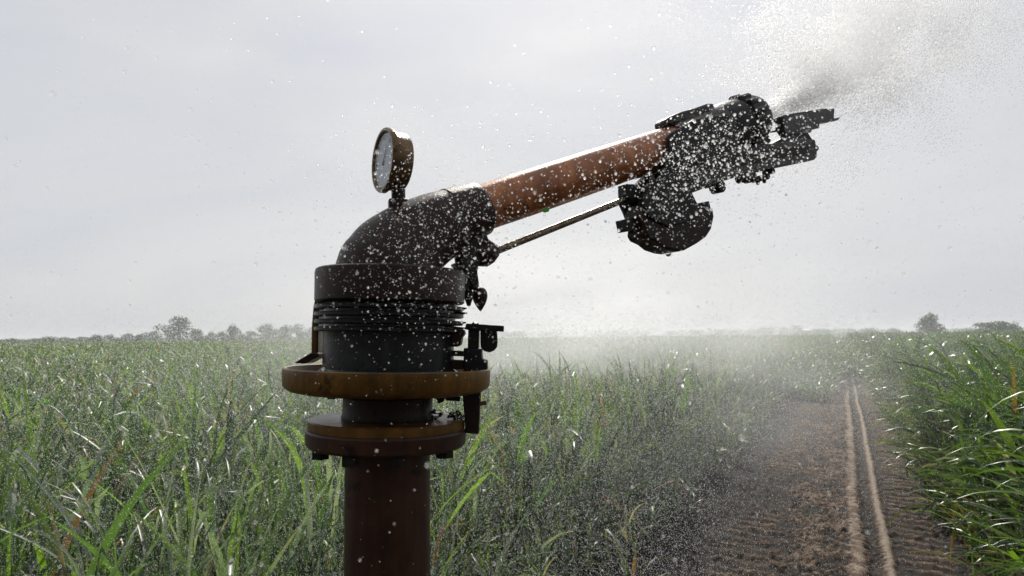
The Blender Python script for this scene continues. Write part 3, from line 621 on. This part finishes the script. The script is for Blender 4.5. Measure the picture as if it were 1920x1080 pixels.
# ------------------------------------------------------------------ water: droplets, jet, mist
OCT_V = np.array([(1, 0, 0), (-1, 0, 0), (0, 1, 0), (0, -1, 0), (0, 0, 1), (0, 0, -1)], float)
TET_V = np.array([(1, 1, 1), (1, -1, -1), (-1, 1, -1), (-1, -1, 1)], float) * .75
TET_F = np.array([(0, 1, 2), (0, 3, 1), (0, 2, 3), (1, 3, 2)])
OCT_F = np.array([(0, 2, 4), (2, 1, 4), (1, 3, 4), (3, 0, 4), (2, 0, 5), (1, 2, 5), (3, 1, 5), (0, 3, 5)])
_bm = bmesh.new(); bmesh.ops.create_icosphere(_bm, subdivisions=2, radius=1); ICO_V = np.array([v.co[:] for v in _bm.verts]); ICO_F = np.array([[v.index for v in f.verts] for f in _bm.faces]); _bm.free()
def drops(name, P, r, m, shape='oct', stretch=None, label=''):
    bv, bf = {'oct': (OCT_V, OCT_F), 'tet': (TET_V, TET_F), 'ico': (ICO_V, ICO_F)}[shape]
    Vd = bv[None] * r[:, None, None]
    if stretch is not None:     # stretch: (dirs, factor)
        dr_, fa = stretch; proj = (Vd * dr_[:, None]).sum(-1, keepdims=True); Vd = Vd + proj * dr_[:, None] * (fa[:, None, None] - 1)
    Vd = (Vd + P[:, None]).reshape(-1, 3)
    Fd = (bf[None] + (np.arange(len(P)) * len(bv))[:, None, None]).reshape(-1, 3)
    o = np_mesh(name, Vd, Fd, m); tag(o, label, 'spray', kind='stuff'); return o
CMn = np.array(CM)
def frust(px, py, d):
    x = (px - 960) / F; y = (540 - py) / F; v = np.stack([x, y, -np.ones_like(x)], -1) @ CMn.T
    return np.array([0, 0, H]) + v * (d / v[:, 1])[:, None]
# near droplets, seen singly against the gun
n = 120000; px = RNG.uniform(-150, 2070, n); py = RNG.uniform(-100, 1180, n); d = RNG.uniform(.34, .78, n)
wgt = .015 + .6 * np.exp(-(((px - 1310) / 250) ** 2 + ((py - 325) / 105) ** 2)) + .16 * np.exp(-(((px - 800) / 200) ** 2 + ((py - 380) / 160) ** 2))
k = RNG.random(n) < wgt; px, py, d = px[k], py[k], d[k]
sz = np.clip(np.exp(RNG.normal(.2, .55, len(px))), .6, 6.0)
drops('spray_droplets', frust(px, py, d), sz * d / F / 2, M_dropA, 'ico', label='small white water droplets flying close in front of the gun')
n = 2000; px = RNG.normal(1340, 105, n); py = RNG.normal(290, 66, n) - (px - 1350) * .25; d = RNG.uniform(.5, 1.05, n); sz = np.clip(np.exp(RNG.normal(.5, .6, n)), .8, 6)
drops('nozzle_droplets', frust(px, py, d), sz * d / F / 2, M_dropA, 'ico', label='dense flurry of white drops in front of the nozzle head')
n = 3200; px = RNG.normal(830, 130, n); py = RNG.normal(450, 110, n); d = RNG.uniform(.45, .78, n); sz = np.clip(np.exp(RNG.normal(.15, .55, n)), .6, 6)
drops('elbow_droplets', frust(px, py, d), sz * d / F / 2, M_dropA, 'ico', label='loose flurry of drops in front of the elbow')
n = 200; px = RNG.uniform(-100, 2020, n); py = RNG.uniform(-60, 1140, n); d = RNG.uniform(.28, .6, n); sz = RNG.uniform(4, 8, n) * np.where(RNG.random(n) < .03, 2.0, 1)
drops('large_droplets', frust(px, py, d), sz * d / F / 2, M_dropC, 'ico', label='larger translucent water drops flying nearest the viewer')
# fine spray behind the gun, falling over the field
n = 900000; px = RNG.uniform(-200, 2120, n); py = RNG.uniform(-60, 1120, n); d = np.exp(RNG.uniform(math.log(1.5), math.log(9), n))
wgt = (1 - .75 * np.clip((px - 1250) / 150, 0, 1) * np.clip((py - 740) / 120, 0, 1)) * np.interp(px, [-200, 300, 900, 1250, 1550, 1720, 2120], [.6, .75, .95, .95, .7, .3, .2]) * np.interp(py, [0, 560, 640, 800, 1080], [.05, .12, 1, .95, .8])
k = RNG.random(n) < wgt; px, py, d = px[k], py[k], d[k]
P = frust(px, py, d); k = P[:, 2] > .02; P, d = P[k], d[k]
sz = RNG.uniform(.5, 1.25, len(d)); fd = np.tile(np.array([[.25, 0, -.97]]), (len(d), 1))
drops('fine_spray', P, sz * d / F / 2, M_dropF, 'tet', (fd, RNG.uniform(1, 1.8, len(d))), label='fine grainy spray falling over the field behind the gun')
# the jet leaving the nozzle
cps = [PB(1405, 226)] + [D(x, y, dd_) for x, y, dd_ in [(1460, 203, 1.42), (1505, 178, 1.55), (1555, 135, 1.75), (1620, 85, 2.1), (1710, 20, 2.7), (1840, -70, 3.8)]]
cp = np.array([[*p] for p in cps]); NC = 2200; tc_ = RNG.random(NC) ** .62 * (len(cp) - 1.001); ic = tc_.astype(int); fc = (tc_ - ic)[:, None]
cdir = cp[ic + 1] - cp[ic]; cdir /= np.linalg.norm(cdir, axis=1)[:, None]
sp_ = (.0025 + .0035 * np.minimum(tc_, 2.2) + .054 * np.clip(tc_ - 1.75, 0, 9) ** 1.15)[:, None]
cc = cp[ic] * (1 - fc) + cp[ic + 1] * fc + RNG.normal(size=(NC, 3)) * sp_
cc[:, 2] += np.where((RNG.random(NC) < .25) & (tc_ > 2), np.abs(RNG.normal(0, 1, NC)) * sp_[:, 0] * 1.3, 0)
cw_ = RNG.random(NC) ** 8; cnt = (2 + (5 + 420 * cw_) * np.clip((tc_ - .8) / 2.4, .05, 1.3)).astype(int); ii = np.repeat(np.arange(NC), cnt); nj = len(ii)
tj = tc_[ii]; along = RNG.normal(size=(nj, 1)) * (.008 + .026 * tj[:, None]) ; across = RNG.normal(size=(nj, 3)) * (.0008 + .0055 * tj[:, None] ** 1.2)
Pj = cc[ii] + cdir[ii] * along + across
rj_ = RNG.uniform(.0003, .0010, nj) * (.8 + .5 * tj)
drops('water_jet', Pj, rj_, M_dropJ, 'oct', (cdir[ii], RNG.uniform(2.0, 6, nj)), label='ragged jet of water leaving the nozzle towards the upper right')
n = 1500; ts_ = RNG.random(n) ** 1.2 * 2.9; i_s = ts_.astype(int); f_s = (ts_ - i_s)[:, None]; sd = (cp[i_s + 1] - cp[i_s]); sd /= np.linalg.norm(sd, axis=1)[:, None]
Ps = cp[i_s] * (1 - f_s) + cp[i_s + 1] * f_s + RNG.normal(size=(n, 3)) * (.0045 + .0085 * ts_[:, None] ** 1.3)
drops('jet_streaks', Ps, RNG.uniform(.0005, .0012, n), M_dropA, 'oct', (sd + RNG.normal(size=(n, 3)) * .06, RNG.uniform(8, 20, n)), label='bright white strands of water in the first stretch of the jet')
# side splash thrown up and back from the nozzle
n = 12000; t_ = RNG.random(n) ** .7; a0 = np.array([*PB(1425, 214)]); a1 = np.array([*D(1290, 20, 1.3)])
P = a0 + (a1 - a0) * t_[:, None] + RNG.normal(size=(n, 3)) * (.006 + .07 * t_[:, None]); dd_ = np.tile((a1 - a0) / np.linalg.norm(a1 - a0), (n, 1))
drops('side_splash', P, RNG.uniform(.0003, .0007, n), M_dropJ, 'oct', (dd_, RNG.uniform(1, 2.5, n)), label='thin fan of drops thrown up and left from the nozzle')

def mist(name, c, s, rot, dens, nscale, label, aniso=.6, lo=.35, hi=.75, col=(.95, .96, .98)):
    m, nt, out = mat(name); L = nt.links.new
    tc = N(nt, 'ShaderNodeTexCoord'); gr = N(nt, 'ShaderNodeTexGradient', gradient_type='SPHERICAL'); L(tc.outputs['Object'], gr.inputs[0])
    nz = N(nt, 'ShaderNodeTexNoise', i_Scale=nscale, i_Detail=3.0); L(tc.outputs['Object'], nz.inputs['Vector'])
    mr = N(nt, 'ShaderNodeMapRange', i_From_Min=lo, i_From_Max=hi); L(nz.outputs[0], mr.inputs[0])
    pw = N(nt, 'ShaderNodeMath', operation='POWER'); pw.inputs[1].default_value = 1.5; L(gr.outputs['Fac'], pw.inputs[0])
    a = N(nt, 'ShaderNodeMath', operation='MULTIPLY'); L(mr.outputs[0], a.inputs[0]); L(pw.outputs[0], a.inputs[1])
    b = N(nt, 'ShaderNodeMath', operation='MULTIPLY'); b.inputs[1].default_value = dens; L(a.outputs[0], b.inputs[0])
    v = N(nt, 'ShaderNodeVolumePrincipled'); v.inputs['Color'].default_value = (*col, 1); v.inputs['Anisotropy'].default_value = aniso; L(b.outputs[0], v.inputs['Density'])
    L(v.outputs[0], out.inputs['Volume'])
    bm = B(); bmesh.ops.create_icosphere(bm, subdivisions=3, radius=1); o = link_bm(bm, name, m, smooth=0); o.location = c; o.scale = s; o.rotation_euler = rot
    tag(o, label, 'mist', kind='stuff'); return o
pd3 = Vector((PD[0], PD[1], 0))
mist('spray_mist', D(1060, 655, 12.5), (7.6, 9.5, 2.5), (0, 0, -pang * .3), .34, 3.6, 'pale cloud of fallen spray drifting low over the middle of the field')
jc = D(1700, 60, 2.6); jd = (Vector(cps[4]) - Vector(cps[1]))
mist('jet_mist', jc, (2.1, .7, .6), (0, -math.atan2(jd.z, math.hypot(jd.x, jd.y)), math.atan2(jd.y, jd.x)), 0.7, 7.0, 'white mist hanging around the water jet in the upper right', lo=.45, hi=.65, aniso=.38)
mist('upper_mist', D(1180, 40, 3.0), (2.0, 1.3, 1.0), (0, 0, 0), .2, 4.0, 'soft bright mist above the barrel at the top of the picture', lo=.42, hi=.65, aniso=.4)
ca, cb = Vector(cps[0]), Vector(cps[3]); jd2 = cb - ca
mist('jet_core_mist', (ca + cb) / 2, (jd2.length * .62, .05, .034), (0, -math.atan2(jd2.z, math.hypot(jd2.x, jd2.y)), math.atan2(jd2.y, jd2.x)), 11, 9.0, 'bright white streak of atomised water straight off the nozzle', lo=.4, hi=.6, aniso=.75)
# ------------------------------------------------------------------ haze
m, nt, out = mat('haze'); v = N(nt, 'ShaderNodeVolumePrincipled'); v.inputs['Color'].default_value = (.93, .95, 1, 1); v.inputs['Density'].default_value = .0005; v.inputs['Anisotropy'].default_value = .3
nt.links.new(v.outputs[0], out.inputs['Volume'])
bm = B(); bmesh.ops.create_cube(bm, size=1, matrix=Matrix.Translation((0, 1200, 7)) @ Matrix.Diagonal((5400, 2900, 16.4, 1))); o = link_bm(bm, 'haze', m, smooth=0); tag(o, 'thin pale haze over the whole field', 'haze', kind='stuff')
sc.cycles.volume_bounces = 2; sc.cycles.transparent_max_bounces = 128
sc.cycles.volume_step_rate = 1.0
